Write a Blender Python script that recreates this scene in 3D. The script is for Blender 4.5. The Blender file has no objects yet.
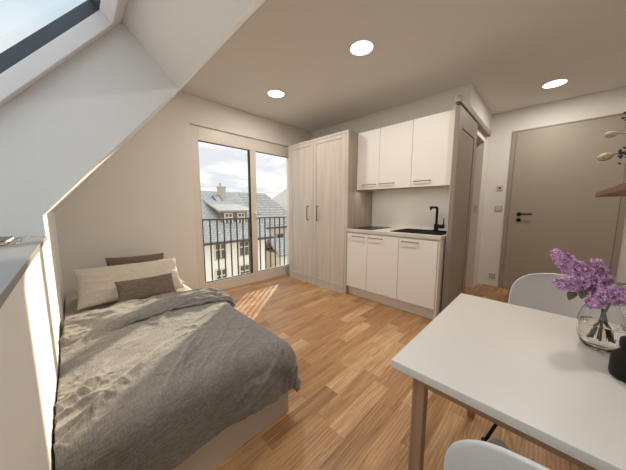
import bpy, bmesh, math, random
import numpy as np
from mathutils import Vector, Matrix
random.seed(7)
S = bpy.context.scene
COL = S.collection
PI = math.pi

# ------------------------------------------------------------------ camera
cam = bpy.data.objects.new('camera', bpy.data.cameras.new('camera'))
COL.objects.link(cam)
cam.data.sensor_width = 36.0
cam.data.lens = 239.134 / 626 * 36.0
cam.data.clip_start = 0.02
cam.data.clip_end = 300
cF = Vector((-0.69861361, 0.70587579, -0.11695466))
cR = Vector((0.71053592, 0.70365614, 0.00259728))
cU = Vector((-0.08412922, 0.08128599, 0.99313386))
mw = Matrix((cR, cU, -cF)).transposed().to_4x4()
mw.translation = Vector((3.1715, 0.0, 1.1751))
cam.matrix_world = mw
S.camera = cam

# ------------------------------------------------------------------ view, sky, sun
S.view_settings.view_transform = 'Standard'
S.view_settings.look = 'None'
S.view_settings.gamma = 1.0
S.view_settings.use_curve_mapping = False
S.view_settings.exposure = 0.2
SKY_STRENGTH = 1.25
SUN_STRENGTH = 6.8
LAMP_WATTS = 8.0

world = bpy.data.worlds.new('sky')
S.world = world
world.use_nodes = True
nt = world.node_tree
nt.nodes.clear()
def N(nt, typ, **kw):
    n = nt.nodes.new(typ)
    for k, v in kw.items():
        if k == 'op': n.operation = v
        else: setattr(n, k, v)
    return n
def L(nt, a, b): nt.links.new(a, b)
def srgb(r, g, b, a=1.0):
    f = lambda v: (v/255/12.92) if v/255 <= .04045 else ((v/255+.055)/1.055)**2.4
    return (f(r), f(g), f(b), a)
tc = N(nt, 'ShaderNodeTexCoord')
sep = N(nt, 'ShaderNodeSeparateXYZ'); L(nt, tc.outputs['Generated'], sep.inputs[0])
mx = N(nt, 'ShaderNodeMath', op='MAXIMUM'); L(nt, sep.outputs['Z'], mx.inputs[0]); mx.inputs[1].default_value = 0.0
ad = N(nt, 'ShaderNodeMath', op='ADD'); L(nt, mx.outputs[0], ad.inputs[0]); ad.inputs[1].default_value = 0.18
dx = N(nt, 'ShaderNodeMath', op='DIVIDE'); L(nt, sep.outputs['X'], dx.inputs[0]); L(nt, ad.outputs[0], dx.inputs[1])
dy = N(nt, 'ShaderNodeMath', op='DIVIDE'); L(nt, sep.outputs['Y'], dy.inputs[0]); L(nt, ad.outputs[0], dy.inputs[1])
cmb = N(nt, 'ShaderNodeCombineXYZ'); L(nt, dx.outputs[0], cmb.inputs[0]); L(nt, dy.outputs[0], cmb.inputs[1])
cn = N(nt, 'ShaderNodeTexNoise'); cn.inputs['Scale'].default_value = 1.55; cn.inputs['Detail'].default_value = 6; cn.inputs['Roughness'].default_value = .52
L(nt, cmb.outputs[0], cn.inputs['Vector'])
cr = N(nt, 'ShaderNodeValToRGB'); L(nt, cn.outputs['Fac'], cr.inputs[0])
cr.color_ramp.elements[0].position = .42; cr.color_ramp.elements[0].color = srgb(203, 206, 212)
cr.color_ramp.elements[1].position = .58; cr.color_ramp.elements[1].color = srgb(236, 233, 228)
blue = N(nt, 'ShaderNodeValToRGB'); L(nt, mx.outputs[0], blue.inputs[0])
blue.color_ramp.elements[0].position = .30; blue.color_ramp.elements[0].color = (0, 0, 0, 1)
blue.color_ramp.elements[1].position = .46; blue.color_ramp.elements[1].color = (.85, .85, .85, 1)
mixs = N(nt, 'ShaderNodeMixRGB'); L(nt, blue.outputs[0], mixs.inputs[0]); L(nt, cr.outputs[0], mixs.inputs[1])
mixs.inputs[2].default_value = srgb(190, 208, 221)
bg = N(nt, 'ShaderNodeBackground')
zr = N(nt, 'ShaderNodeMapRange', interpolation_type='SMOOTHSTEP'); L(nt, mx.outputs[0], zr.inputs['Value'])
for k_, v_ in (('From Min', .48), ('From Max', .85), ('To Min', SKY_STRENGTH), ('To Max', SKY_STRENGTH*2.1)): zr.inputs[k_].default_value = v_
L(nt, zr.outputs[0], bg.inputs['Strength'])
L(nt, mixs.outputs[0], bg.inputs['Color'])
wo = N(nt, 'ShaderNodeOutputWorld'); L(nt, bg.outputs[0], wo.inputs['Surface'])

sun = bpy.data.objects.new('sun', bpy.data.lights.new('sun', 'SUN'))
COL.objects.link(sun)
sun.data.energy = SUN_STRENGTH
sun.data.angle = math.radians(0.9)
sun.data.color = (1.0, .86, .66)
sd = Vector((.838, -1.0, -math.tan(math.radians(16.0))*1.3048))
sun.rotation_euler = sd.to_track_quat('-Z', 'Y').to_euler()
sun.location = (-4, 6, 5)

# ------------------------------------------------------------------ materials
def mat(name, col, rough=.6, metal=0.0, spec=.5, var=0.0, vscale=8.0, bump=0.0, bscale=60.0, stretch=(1, 1, 1), coat=0.0, sheen=0.0):
    m = bpy.data.materials.new(name); m.use_nodes = True
    t = m.node_tree; b = t.nodes['Principled BSDF']
    b.inputs['Base Color'].default_value = col
    b.inputs['Roughness'].default_value = rough
    b.inputs['Metallic'].default_value = metal
    b.inputs['Specular IOR Level'].default_value = spec
    b.inputs['Coat Weight'].default_value = coat
    b.inputs['Sheen Weight'].default_value = sheen
    g = N(t, 'ShaderNodeNewGeometry')
    mp = N(t, 'ShaderNodeMapping'); mp.inputs['Scale'].default_value = stretch
    L(t, g.outputs['Position'], mp.inputs['Vector'])
    n = N(t, 'ShaderNodeTexNoise'); n.inputs['Scale'].default_value = vscale; n.inputs['Detail'].default_value = 4
    L(t, mp.outputs[0], n.inputs['Vector'])
    r = N(t, 'ShaderNodeValToRGB')
    lo = tuple(max(0, c*(1-var)) for c in col[:3])+(1,); hi = tuple(min(1, c*(1+var)) for c in col[:3])+(1,)
    r.color_ramp.elements[0].position = .3; r.color_ramp.elements[0].color = lo
    r.color_ramp.elements[1].position = .7; r.color_ramp.elements[1].color = hi
    L(t, n.outputs['Fac'], r.inputs[0]); L(t, r.outputs[0], b.inputs['Base Color'])
    if bump:
        n2 = N(t, 'ShaderNodeTexNoise'); n2.inputs['Scale'].default_value = bscale; n2.inputs['Detail'].default_value = 3
        L(t, mp.outputs[0], n2.inputs['Vector'])
        bp = N(t, 'ShaderNodeBump'); bp.inputs['Strength'].default_value = bump; bp.inputs['Distance'].default_value = .004
        L(t, n2.outputs['Fac'], bp.inputs['Height']); L(t, bp.outputs[0], b.inputs['Normal'])
    return m

MT = {}
MT['wall'] = mat('plaster_warm_white', srgb(229, 225, 219), .9, var=.012, vscale=3, bump=.12, bscale=180)
MT['ceiling'] = mat('ceiling_paint', srgb(224, 221, 217), .95, var=.01, vscale=2)
MT['reveal'] = mat('dormer_lining', srgb(226, 226, 225), .85, var=.012, vscale=3)
MT['sill'] = mat('sill_board', srgb(138, 134, 131), .5, var=.01)
MT['upvc'] = mat('window_upvc', srgb(226, 218, 207), .35, var=.01)
MT['white_frame'] = mat('skylight_white', srgb(232, 228, 230), .5, var=.01)
MT['dark_frame'] = mat('skylight_anthracite', srgb(74, 84, 92), .5, var=.05)
MT['gasket'] = mat('black_gasket', srgb(45, 42, 40), .6)
MT['front'] = mat('white_cabinet_front', srgb(240, 236, 231), .45, var=.006, vscale=2)
MT['panelwhite'] = mat('white_side_panel', srgb(224, 216, 206), .5, var=.008)
MT['worktop'] = mat('light_worktop', srgb(214, 206, 194), .45, var=.05, vscale=12, stretch=(1, 8, 1))
MT['plinth'] = mat('plinth_beige', srgb(230, 222, 212), .5, var=.015)
MT['splash'] = mat('splashback_beige', srgb(246, 241, 235), .45, var=.006)
MT['steel'] = mat('brushed_steel', srgb(150, 138, 124), .35, metal=.9, var=.06)
MT['handle_dark'] = mat('dark_metal_handle', srgb(104, 92, 80), .4, metal=.6, var=.05)
MT['black'] = mat('matt_black', srgb(18, 17, 17), .5, spec=.25, var=.1)
MT['black_glass'] = mat('black_ceramic_glass', srgb(12, 12, 13), .25, spec=.12, var=.1)
MT['granite'] = mat('black_granite', srgb(18, 17, 17), .7, spec=.12, var=.4, vscale=300)
MT['door'] = mat('greige_door', srgb(166, 155, 141), .5, var=.01, vscale=3)
MT['doorframe'] = mat('greige_door_frame', srgb(158, 148, 134), .5, var=.01, vscale=3)
MT['sliding'] = mat('sliding_door_greige', srgb(142, 130, 117), .55, var=.012)
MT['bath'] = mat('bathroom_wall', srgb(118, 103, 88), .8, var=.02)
MT['switch'] = mat('switch_plastic', srgb(204, 196, 186), .4, var=.01)
MT['switch_in'] = mat('switch_insert', srgb(174, 164, 153), .4, var=.01)
MT['tabletop'] = mat('white_tabletop', srgb(216, 209, 200), .42, var=.008, vscale=3)
MT['chairwhite'] = mat('white_plastic_shell', srgb(212, 209, 206), .38, var=.008, vscale=3)
MT['bedbase'] = mat('bed_base_white', srgb(208, 198, 186), .6, var=.02, vscale=4)
MT['mattress'] = mat('mattress_cloth', srgb(222, 214, 203), .9, var=.03)
MT['leaf'] = mat('lilac_leaf', srgb(98, 92, 66), .55, var=.25, vscale=40)
MT['stem'] = mat('woody_stem', srgb(116, 98, 74), .7, var=.2, vscale=60)
MT['petal'] = mat('lilac_petal', srgb(212, 166, 206), .6, var=.5, vscale=170)
MT['jar'] = mat('dark_brown_jar', srgb(30, 25, 20), .55, spec=.22, var=.15, vscale=30)
MT['pod'] = mat('dried_pod', srgb(186, 168, 142), .85, var=.2, vscale=90, bump=.5, bscale=160)
MT['sprig'] = mat('dark_dried_sprig', srgb(44, 42, 58), .8, var=.35, vscale=120)
MT['rail_metal'] = mat('railing_grey', srgb(88, 76, 70), .5, metal=.2, var=.06)
MT['facade'] = mat('cream_facade', srgb(250, 240, 222), .9, var=.03, vscale=.8)
MT['facade_dim'] = mat('ochre_facade', srgb(240, 226, 202), .9, var=.04, vscale=.8)
MT['dormerwall'] = mat('brown_dormer_cladding', srgb(128, 112, 98), .8, var=.06)
MT['extframe'] = mat('cream_window_frame', srgb(226, 214, 194), .7, var=.02)
MT['extglass'] = mat('far_window_glass', srgb(96, 88, 80), .25, var=.25, vscale=3)
MT['chimney'] = mat('chimney_render', srgb(196, 180, 164), .9, var=.08)
MT['ground'] = mat('courtyard_ground', srgb(214, 206, 194), .95, var=.08, vscale=.5)
MT['paper'] = mat('page_block', srgb(222, 204, 178), .8, var=.06, vscale=200, stretch=(.1, .1, 3))
MT['bookcover'] = mat('dark_book_cover', srgb(70, 66, 72), .5, var=.08)
MT['dark_steel'] = mat('black_steel_leg', srgb(28, 26, 25), .4, metal=.5, var=.1)

def slate():
    m = mat('slate_roof', srgb(176, 178, 184), .75, var=.12, vscale=3)
    t = m.node_tree; b = t.nodes['Principled BSDF']
    g = N(t, 'ShaderNodeNewGeometry'); sp = N(t, 'ShaderNodeSeparateXYZ'); L(t, g.outputs['Position'], sp.inputs[0])
    cb = N(t, 'ShaderNodeCombineXYZ'); L(t, sp.outputs['Y'], cb.inputs[0]); L(t, sp.outputs['X'], cb.inputs[1])
    br = N(t, 'ShaderNodeTexBrick'); L(t, cb.outputs[0], br.inputs['Vector'])
    br.inputs['Scale'].default_value = 1.0; br.inputs['Brick Width'].default_value = .22; br.inputs['Row Height'].default_value = .13
    br.inputs['Mortar Size'].default_value = .022
    br.inputs['Color1'].default_value = srgb(200, 191, 180); br.inputs['Color2'].default_value = srgb(176, 167, 158); br.inputs['Mortar'].default_value = srgb(150, 142, 134)
    L(t, br.outputs['Color'], b.inputs['Base Color'])
    return m
MT['slate'] = slate()

def grain(name, c1, c2, c3, axis, rough=.5, scale=1.0, dark=.0):
    """wood with long grain along one world axis"""
    m = bpy.data.materials.new(name); m.use_nodes = True
    t = m.node_tree; b = t.nodes['Principled BSDF']; b.inputs['Roughness'].default_value = rough
    g = N(t, 'ShaderNodeNewGeometry'); mp = N(t, 'ShaderNodeMapping')
    st = [42*scale]*3; st['XYZ'.index(axis)] = 1.6*scale
    mp.inputs['Scale'].default_value = st
    L(t, g.outputs['Position'], mp.inputs['Vector'])
    n = N(t, 'ShaderNodeTexNoise'); n.inputs['Scale'].default_value = 1.0; n.inputs['Detail'].default_value = 5; n.inputs['Roughness'].default_value = .6
    n.inputs['Distortion'].default_value = .6
    L(t, mp.outputs[0], n.inputs['Vector'])
    r = N(t, 'ShaderNodeValToRGB'); r.color_ramp.elements[0].position = .28; r.color_ramp.elements[0].color = c1
    r.color_ramp.elements[1].position = .72; r.color_ramp.elements[1].color = c3
    e = r.color_ramp.elements.new(.5); e.color = c2
    L(t, n.outputs['Fac'], r.inputs[0]); L(t, r.outputs[0], b.inputs['Base Color'])
    bp = N(t, 'ShaderNodeBump'); bp.inputs['Strength'].default_value = .15; bp.inputs['Distance'].default_value = .001
    L(t, n.outputs['Fac'], bp.inputs['Height']); L(t, bp.outputs[0], b.inputs['Normal'])
    return m
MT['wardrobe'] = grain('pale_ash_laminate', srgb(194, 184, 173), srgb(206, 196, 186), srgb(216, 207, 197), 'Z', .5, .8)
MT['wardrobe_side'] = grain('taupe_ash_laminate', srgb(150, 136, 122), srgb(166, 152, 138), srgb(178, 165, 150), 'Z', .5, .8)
MT['oakx'] = grain('oak_table_frame_x', srgb(142, 108, 82), srgb(162, 126, 98), srgb(178, 142, 113), 'X', .5)
MT['oakz'] = grain('oak_table_frame_z', srgb(142, 108, 82), srgb(162, 126, 98), srgb(178, 142, 113), 'Z', .5)
MT['shelfwood'] = grain('brown_shelf_wood', srgb(98, 70, 50), srgb(120, 87, 63), srgb(138, 101, 75), 'Y', .5)

def parquet():
    m = bpy.data.materials.new('oak_strip_parquet'); m.use_nodes = True
    t = m.node_tree; b = t.nodes['Principled BSDF']; b.inputs['Roughness'].default_value = .38
    b.inputs['Specular IOR Level'].default_value = .4
    def M2(op, a, bb=None):
        n = N(t, 'ShaderNodeMath', op=op)
        for i, v in enumerate((a, bb)):
            if v is None: continue
            if isinstance(v, (int, float)): n.inputs[i].default_value = v
            else: L(t, v, n.inputs[i])
        return n.outputs[0]
    g = N(t, 'ShaderNodeNewGeometry'); sp = N(t, 'ShaderNodeSeparateXYZ'); L(t, g.outputs['Position'], sp.inputs[0])
    W = .105
    xr = M2('DIVIDE', sp.outputs['X'], W); row = M2('FLOOR', xr); fx = M2('FRACT', xr)
    w1 = N(t, 'ShaderNodeTexWhiteNoise', noise_dimensions='1D'); L(t, row, w1.inputs['W'])
    ln = M2('ADD', M2('MULTIPLY', w1.outputs['Value'], .25), .42)
    w2 = N(t, 'ShaderNodeTexWhiteNoise', noise_dimensions='1D'); L(t, M2('ADD', row, 37.3), w2.inputs['W'])
    yr = M2('ADD', M2('DIVIDE', M2('ADD', sp.outputs['Y'], 5.0), ln), M2('MULTIPLY', w2.outputs['Value'], 5.0))
    idn = M2('FLOOR', yr); fy = M2('FRACT', yr)
    cv = N(t, 'ShaderNodeCombineXYZ'); L(t, row, cv.inputs[0]); L(t, idn, cv.inputs[1])
    w3 = N(t, 'ShaderNodeTexWhiteNoise', noise_dimensions='2D'); L(t, cv.outputs[0], w3.inputs['Vector'])
    tone = N(t, 'ShaderNodeValToRGB'); L(t, w3.outputs['Value'], tone.inputs[0])
    el = tone.color_ramp.elements
    el[0].position = 0; el[0].color = srgb(172, 130, 88)
    el[1].position = 1; el[1].color = srgb(222, 184, 138)
    e = el.new(.3); e.color = srgb(192, 148, 104)
    e = el.new(.7); e.color = srgb(204, 161, 115)
    # grain, shifted per strip
    off = N(t, 'ShaderNodeVectorMath', op='MULTIPLY'); L(t, cv.outputs[0], off.inputs[0]); off.inputs[1].default_value = (3.7, 7.1, 0)
    av = N(t, 'ShaderNodeVectorMath', op='ADD'); L(t, g.outputs['Position'], av.inputs[0]); L(t, off.outputs[0], av.inputs[1])
    mp = N(t, 'ShaderNodeMapping'); mp.inputs['Scale'].default_value = (20, 1.5, 1); L(t, av.outputs[0], mp.inputs['Vector'])
    n = N(t, 'ShaderNodeTexNoise'); n.inputs['Scale'].default_value = 1.6; n.inputs['Detail'].default_value = 6; n.inputs['Roughness'].default_value = .62; n.inputs['Distortion'].default_value = 1.2
    L(t, mp.outputs[0], n.inputs['Vector'])
    gr = N(t, 'ShaderNodeValToRGB'); L(t, n.outputs['Fac'], gr.inputs[0])
    gr.color_ramp.elements[0].position = .34; gr.color_ramp.elements[0].color = (.58, .50, .44, 1)
    gr.color_ramp.elements[1].position = .62; gr.color_ramp.elements[1].color = (1.06, 1.06, 1.04, 1)
    # cathedral figure
    mp2 = N(t, 'ShaderNodeMapping'); mp2.inputs['Scale'].default_value = (9, 1.3, 1); L(t, av.outputs[0], mp2.inputs['Vector'])
    wv = N(t, 'ShaderNodeTexWave'); wv.inputs['Scale'].default_value = 2.2; wv.inputs['Distortion'].default_value = 5; wv.inputs['Detail'].default_value = 2; wv.inputs['Detail Scale'].default_value = .8
    L(t, mp2.outputs[0], wv.inputs['Vector'])
    gw = N(t, 'ShaderNodeValToRGB'); L(t, wv.outputs['Fac'], gw.inputs[0])
    gw.color_ramp.elements[0].position = .0; gw.color_ramp.elements[0].color = (.78, .72, .66, 1)
    gw.color_ramp.elements[1].position = .45; gw.color_ramp.elements[1].color = (1, 1, 1, 1)
    m1 = N(t, 'ShaderNodeMixRGB', blend_type='MULTIPLY'); m1.inputs[0].default_value = .8; L(t, tone.outputs[0], m1.inputs[1]); L(t, gr.outputs[0], m1.inputs[2])
    m2 = N(t, 'ShaderNodeMixRGB', blend_type='MULTIPLY'); m2.inputs[0].default_value = .8; L(t, m1.outputs[0], m2.inputs[1]); L(t, gw.outputs[0], m2.inputs[2])
    # thin joints
    jx = M2('LESS_THAN', fx, .012); jy = M2('LESS_THAN', fy, .004)
    j = M2('MAXIMUM', jx, jy)
    m3 = N(t, 'ShaderNodeMixRGB'); L(t, M2('MULTIPLY', j, .5), m3.inputs[0]); L(t, m2.outputs[0], m3.inputs[1]); m3.inputs[2].default_value = srgb(96, 62, 38)
    L(t, m3.outputs[0], b.inputs['Base Color'])
    bp = N(t, 'ShaderNodeBump'); bp.inputs['Strength'].default_value = .12; bp.inputs['Distance'].default_value = .001
    L(t, n.outputs['Fac'], bp.inputs['Height']); L(t, bp.outputs[0], b.inputs['Normal'])
    return m
MT['parquet'] = parquet()

def linen(name, c1, c2, weave=420.0, bump=.35):
    m = bpy.data.materials.new(name); m.use_nodes = True
    t = m.node_tree; b = t.nodes['Principled BSDF']; b.inputs['Roughness'].default_value = .9
    b.inputs['Specular IOR Level'].default_value = .15; b.inputs['Sheen Weight'].default_value = .25
    g = N(t, 'ShaderNodeTexCoord')
    outs = []
    for sx in ((1, .06, .3), (.06, 1, .3)):
        mp = N(t, 'ShaderNodeMapping'); mp.inputs['Scale'].default_value = sx; L(t, g.outputs['Object'], mp.inputs['Vector'])
        n = N(t, 'ShaderNodeTexNoise'); n.inputs['Scale'].default_value = weave; n.inputs['Detail'].default_value = 2
        L(t, mp.outputs[0], n.inputs['Vector']); outs.append(n.outputs['Fac'])
    ma = N(t, 'ShaderNodeMath', op='ADD'); L(t, outs[0], ma.inputs[0]); L(t, outs[1], ma.inputs[1])
    mm = N(t, 'ShaderNodeMath', op='MULTIPLY'); L(t, ma.outputs[0], mm.inputs[0]); mm.inputs[1].default_value = .5
    r = N(t, 'ShaderNodeValToRGB'); L(t, mm.outputs[0], r.inputs[0])
    r.color_ramp.elements[0].position = .38; r.color_ramp.elements[0].color = c1
    r.color_ramp.elements[1].position = .62; r.color_ramp.elements[1].color = c2
    L(t, r.outputs[0], b.inputs['Base Color'])
    n3 = N(t, 'ShaderNodeTexNoise'); n3.inputs['Scale'].default_value = 16; n3.inputs['Detail'].default_value = 5; n3.inputs['Distortion'].default_value = .8
    L(t, g.outputs['Object'], n3.inputs['Vector'])
    bp = N(t, 'ShaderNodeBump'); bp.inputs['Strength'].default_value = bump; bp.inputs['Distance'].default_value = .012
    L(t, n3.outputs['Fac'], bp.inputs['Height'])
    bp2 = N(t, 'ShaderNodeBump'); bp2.inputs['Strength'].default_value = .3; bp2.inputs['Distance'].default_value = .001
    L(t, mm.outputs[0], bp2.inputs['Height']); L(t, bp.outputs[0], bp2.inputs['Normal']); L(t, bp2.outputs[0], b.inputs['Normal'])
    return m
MT['duvet'] = linen('taupe_linen', srgb(108, 102, 96), srgb(140, 134, 127), bump=.55)
MT['pillow'] = linen('cream_linen', srgb(194, 183, 169), srgb(214, 204, 191), bump=.5)
MT['sheet'] = linen('beige_sheet', srgb(176, 165, 151), srgb(196, 185, 171), bump=.25)
MT['cushion'] = linen('brown_linen', srgb(92, 80, 70), srgb(128, 114, 102), bump=.15)

def emis(name, col, s):
    m = bpy.data.materials.new(name); m.use_nodes = True
    t = m.node_tree; t.nodes.remove(t.nodes['Principled BSDF'])
    e = N(t, 'ShaderNodeEmission'); e.inputs[0].default_value = col; e.inputs[1].default_value = s
    L(t, e.outputs[0], t.nodes['Material Output'].inputs[0]); return m
MT['lamp'] = emis('lamp_glow', (1, .93, .82, 1), 6.0)
def pane_mat():
    m = bpy.data.materials.new('window_glass'); m.use_nodes = True
    t = m.node_tree; t.nodes.remove(t.nodes['Principled BSDF'])
    tr = N(t, 'ShaderNodeBsdfTransparent'); tr.inputs[0].default_value = (.985, .99, .985, 1)
    gl = N(t, 'ShaderNodeBsdfGlossy'); gl.inputs['Roughness'].default_value = .02
    lw = N(t, 'ShaderNodeLayerWeight'); lw.inputs[0].default_value = .5
    pw = N(t, 'ShaderNodeMath', op='POWER'); L(t, lw.outputs['Facing'], pw.inputs[0]); pw.inputs[1].default_value = 5
    fr = N(t, 'ShaderNodeMath', op='MULTIPLY_ADD'); L(t, pw.outputs[0], fr.inputs[0]); fr.inputs[1].default_value = .4; fr.inputs[2].default_value = .015
    mi = N(t, 'ShaderNodeMixShader'); L(t, fr.outputs[0], mi.inputs[0]); L(t, tr.outputs[0], mi.inputs[1]); L(t, gl.outputs[0], mi.inputs[2])
    L(t, mi.outputs[0], t.nodes['Material Output'].inputs[0]); return m
MT['pane'] = pane_mat()
def glass_mat(name, col, ior, rough=0.0):
    m = bpy.data.materials.new(name); m.use_nodes = True
    b = m.node_tree.nodes['Principled BSDF']
    b.inputs['Base Color'].default_value = col; b.inputs['Transmission Weight'].default_value = 1.0
    b.inputs['Roughness'].default_value = rough; b.inputs['IOR'].default_value = ior
    return m
MT['clear_glass'] = glass_mat('clear_vase_glass', (.97, .96, .94, 1), 1.45)
MT['water'] = glass_mat('vase_water', (.985, .975, .96, 1), 1.33)
MT['lens'] = glass_mat('clear_plastic', (.98, .97, .95, 1), 1.3, .02)

# ------------------------------------------------------------------ mesh helpers
WL = {}                                      # world origin of every object, for parenting
class M:
    def __init__(s): s.bm = bmesh.new()
    def box(s, x0, x1, y0, y1, z0, z1, b=0.0, seg=2):
        ps = [(x, y, z) for x in (x0, x1) for y in (y0, y1) for z in (z0, z1)]
        return s.hexa(ps, b, seg)
    def hexa(s, ps, b=0.0, seg=2):
        v = [s.bm.verts.new(p) for p in ps]
        fs = [s.bm.faces.new([v[i] for i in q]) for q in ((0, 1, 3, 2), (4, 6, 7, 5), (0, 4, 5, 1), (2, 3, 7, 6), (0, 2, 6, 4), (1, 5, 7, 3))]
        if b:
            es = list({e for f in fs for e in f.edges})
            bmesh.ops.bevel(s.bm, geom=es, offset=b, segments=seg, profile=.6, affect='EDGES')
        return s
    def obox(s, c, ax, ay, az, b=0.0):
        """box from centre and three half-axis vectors"""
        c, ax, ay, az = map(Vector, (c, ax, ay, az))
        return s.hexa([c+i*ax+j*ay+k*az for i in (-1, 1) for j in (-1, 1) for k in (-1, 1)], b)
    def prism(s, pts, vec):
        vec = Vector(vec); a = [s.bm.verts.new(Vector(p)) for p in pts]; b = [s.bm.verts.new(Vector(p)+vec) for p in pts]
        s.bm.faces.new(a[::-1]); s.bm.faces.new(b)
        n = len(pts)
        for i in range(n): s.bm.faces.new((a[i], a[(i+1) % n], b[(i+1) % n], b[i]))
        return s
    def tube(s, pts, r, seg=8):
        pts = [Vector(p) for p in pts]; n = len(pts)
        rs = r if isinstance(r, (list, tuple)) else [r]*n
        tan = [(pts[min(i+1, n-1)]-pts[max(i-1, 0)]).normalized() for i in range(n)]
        u = tan[0].orthogonal().normalized(); rings = []
        for i in range(n):
            u = (u-tan[i]*u.dot(tan[i]))
            u = u.normalized() if u.length > 1e-6 else tan[i].orthogonal().normalized()
            w = tan[i].cross(u)
            rings.append([s.bm.verts.new(pts[i]+rs[i]*(math.cos(2*PI*k/seg)*u+math.sin(2*PI*k/seg)*w)) for k in range(seg)])
        for a, b in zip(rings, rings[1:]):
            for k in range(seg): s.bm.faces.new((a[k], a[(k+1) % seg], b[(k+1) % seg], b[k]))
        s.bm.faces.new(rings[0][::-1]); s.bm.faces.new(rings[-1])
        return s
    def lathe(s, prof, c, seg=40, caps=True):
        rings = []
        for r, z in prof:
            rings.append([s.bm.verts.new((c[0]+r*math.cos(2*PI*k/seg), c[1]+r*math.sin(2*PI*k/seg), c[2]+z)) for k in range(seg)])
        for a, b in zip(rings, rings[1:]):
            for k in range(seg): s.bm.faces.new((a[k], a[(k+1) % seg], b[(k+1) % seg], b[k]))
        if caps: s.bm.faces.new(rings[0][::-1]); s.bm.faces.new(rings[-1])
        return s
    def grid(s, P):
        P = np.asarray(P); nu, nv = P.shape[:2]
        v = [[s.bm.verts.new(P[i, j]) for j in range(nv)] for i in range(nu)]
        for i in range(nu-1):
            for j in range(nv-1): s.bm.faces.new((v[i][j], v[i+1][j], v[i+1][j+1], v[i][j+1]))
        return s
    def blob(s, c, rx, ry, rz, axis=(0, 0, 1), nu=10, nv=14, bump=0.0):
        q = Vector((0, 0, 1)).rotation_difference(Vector(axis)); rings = []
        for i in range(1, nu):
            t = PI*i/nu
            ring = []
            for k in range(nv):
                a = 2*PI*k/nv; f = 1+bump*random.uniform(-1, 1)
                ring.append(s.bm.verts.new(Vector(c)+q @ Vector((rx*f*math.sin(t)*math.cos(a), ry*f*math.sin(t)*math.sin(a), rz*math.cos(t)))))
            rings.append(ring)
        for a, b in zip(rings, rings[1:]):
            for k in range(nv): s.bm.faces.new((a[k], a[(k+1) % nv], b[(k+1) % nv], b[k]))
        for ring, z, fl in ((rings[0], rz, 1), (rings[-1], -rz, 0)):
            p = s.bm.verts.new(Vector(c)+q @ Vector((0, 0, z)))
            for k in range(nv): s.bm.faces.new((p, ring[k], ring[(k+1) % nv]) if fl else (p, ring[(k+1) % nv], ring[k]))
        return s
    def build(s, name, m, parent=None, smooth=False, recalc=True):
        if recalc: bmesh.ops.recalc_face_normals(s.bm, faces=s.bm.faces)
        if parent is not None: o0 = WL[parent.name]
        else:
            cs = [v.co for v in s.bm.verts]
            o0 = Vector(((min(c.x for c in cs)+max(c.x for c in cs))/2, (min(c.y for c in cs)+max(c.y for c in cs))/2, min(c.z for c in cs)))
        for v in s.bm.verts: v.co -= o0
        me = bpy.data.meshes.new(name); s.bm.to_mesh(me); s.bm.free()
        me.materials.append(MT[m] if isinstance(m, str) else m)
        if smooth:
            for p in me.polygons: p.use_smooth = True
        o = bpy.data.objects.new(name, me); COL.objects.link(o)
        if parent is not None: o.parent = parent
        else: o.location = o0
        WL[o.name] = o0.copy()
        return o
def autosmooth(o, ang=35):
    me = o.data
    for p in me.polygons: p.use_smooth = True
    bm = bmesh.new(); bm.from_mesh(me)
    for e in bm.edges:
        if len(e.link_faces) == 2 and e.calc_face_angle(0) > math.radians(ang): e.smooth = False
    bm.to_mesh(me); bm.free(); return o
def tag(o, label, cat, group=None):
    o['label'] = label; o['category'] = cat
    if group: o['group'] = group
    return o
def thing(name, loc, label, cat, group=None):
    o = bpy.data.objects.new(name, None); COL.objects.link(o)
    o.empty_display_size = .05; o.location = loc; WL[o.name] = Vector(loc)
    return tag(o, label, cat, group)
def struct(o):
    o['kind'] = 'structure'; return o
def BX(*a, b=0.0): return M().box(*a, b=b)
def dup(root, shift, label):
    """copy a thing with its parts and sub-parts, moved by shift"""
    def cp(o, par):
        c = o.copy(); COL.objects.link(c)
        if par is not None: c.parent = par
        WL[c.name] = WL[o.name]+Vector(shift)
        for ch in [k for k in COL.objects if k.parent == o]: cp(ch, c)
        return c
    r = cp(root, None); r.location = root.location+Vector(shift); r['label'] = label
    return r

# ------------------------------------------------------------------ room shell
H = 2.5; XR = 3.65; YD = 4.40; YK = 3.149; XB = 2.449; X1 = 1.336; YN = -0.10; ZS = 1.023; ZK = 1.128
YOUT = -.75
struct(BX(-.13, 4.1, YOUT-.2, YD+.15, -.12, 0).build('floor', 'parquet'))
struct(BX(-.13, 4.1, .97, YD+.15, H, H+.15).build('ceiling', 'ceiling'))
# window wall with its opening
WY0, WY1, WZ1 = 1.09, 2.76, 2.17
nrm = Vector((0, -.7775, .6289)); tdir = Vector((0, .6289, .7775))
def on_slope(off, z):                        # point on the line parallel to the roof at distance off, at height z
    p0 = Vector((0, -.189, 1.622))+nrm*off
    return p0+tdir*((z-p0.z)/tdir.z)
w = M(); w.prism([(-.13, YOUT, 0), (-.13, WY0, 0), (-.13, WY0, H), (-.13, on_slope(0, H).y, H), (-.13, on_slope(0, .92).y, .92)], (.13, 0, 0)); w.box(-.13, 0, WY1, YD+.15, 0, H); w.box(-.13, 0, WY0, WY1, WZ1, H)
struct(w.build('wall_window', 'wall'))
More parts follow.
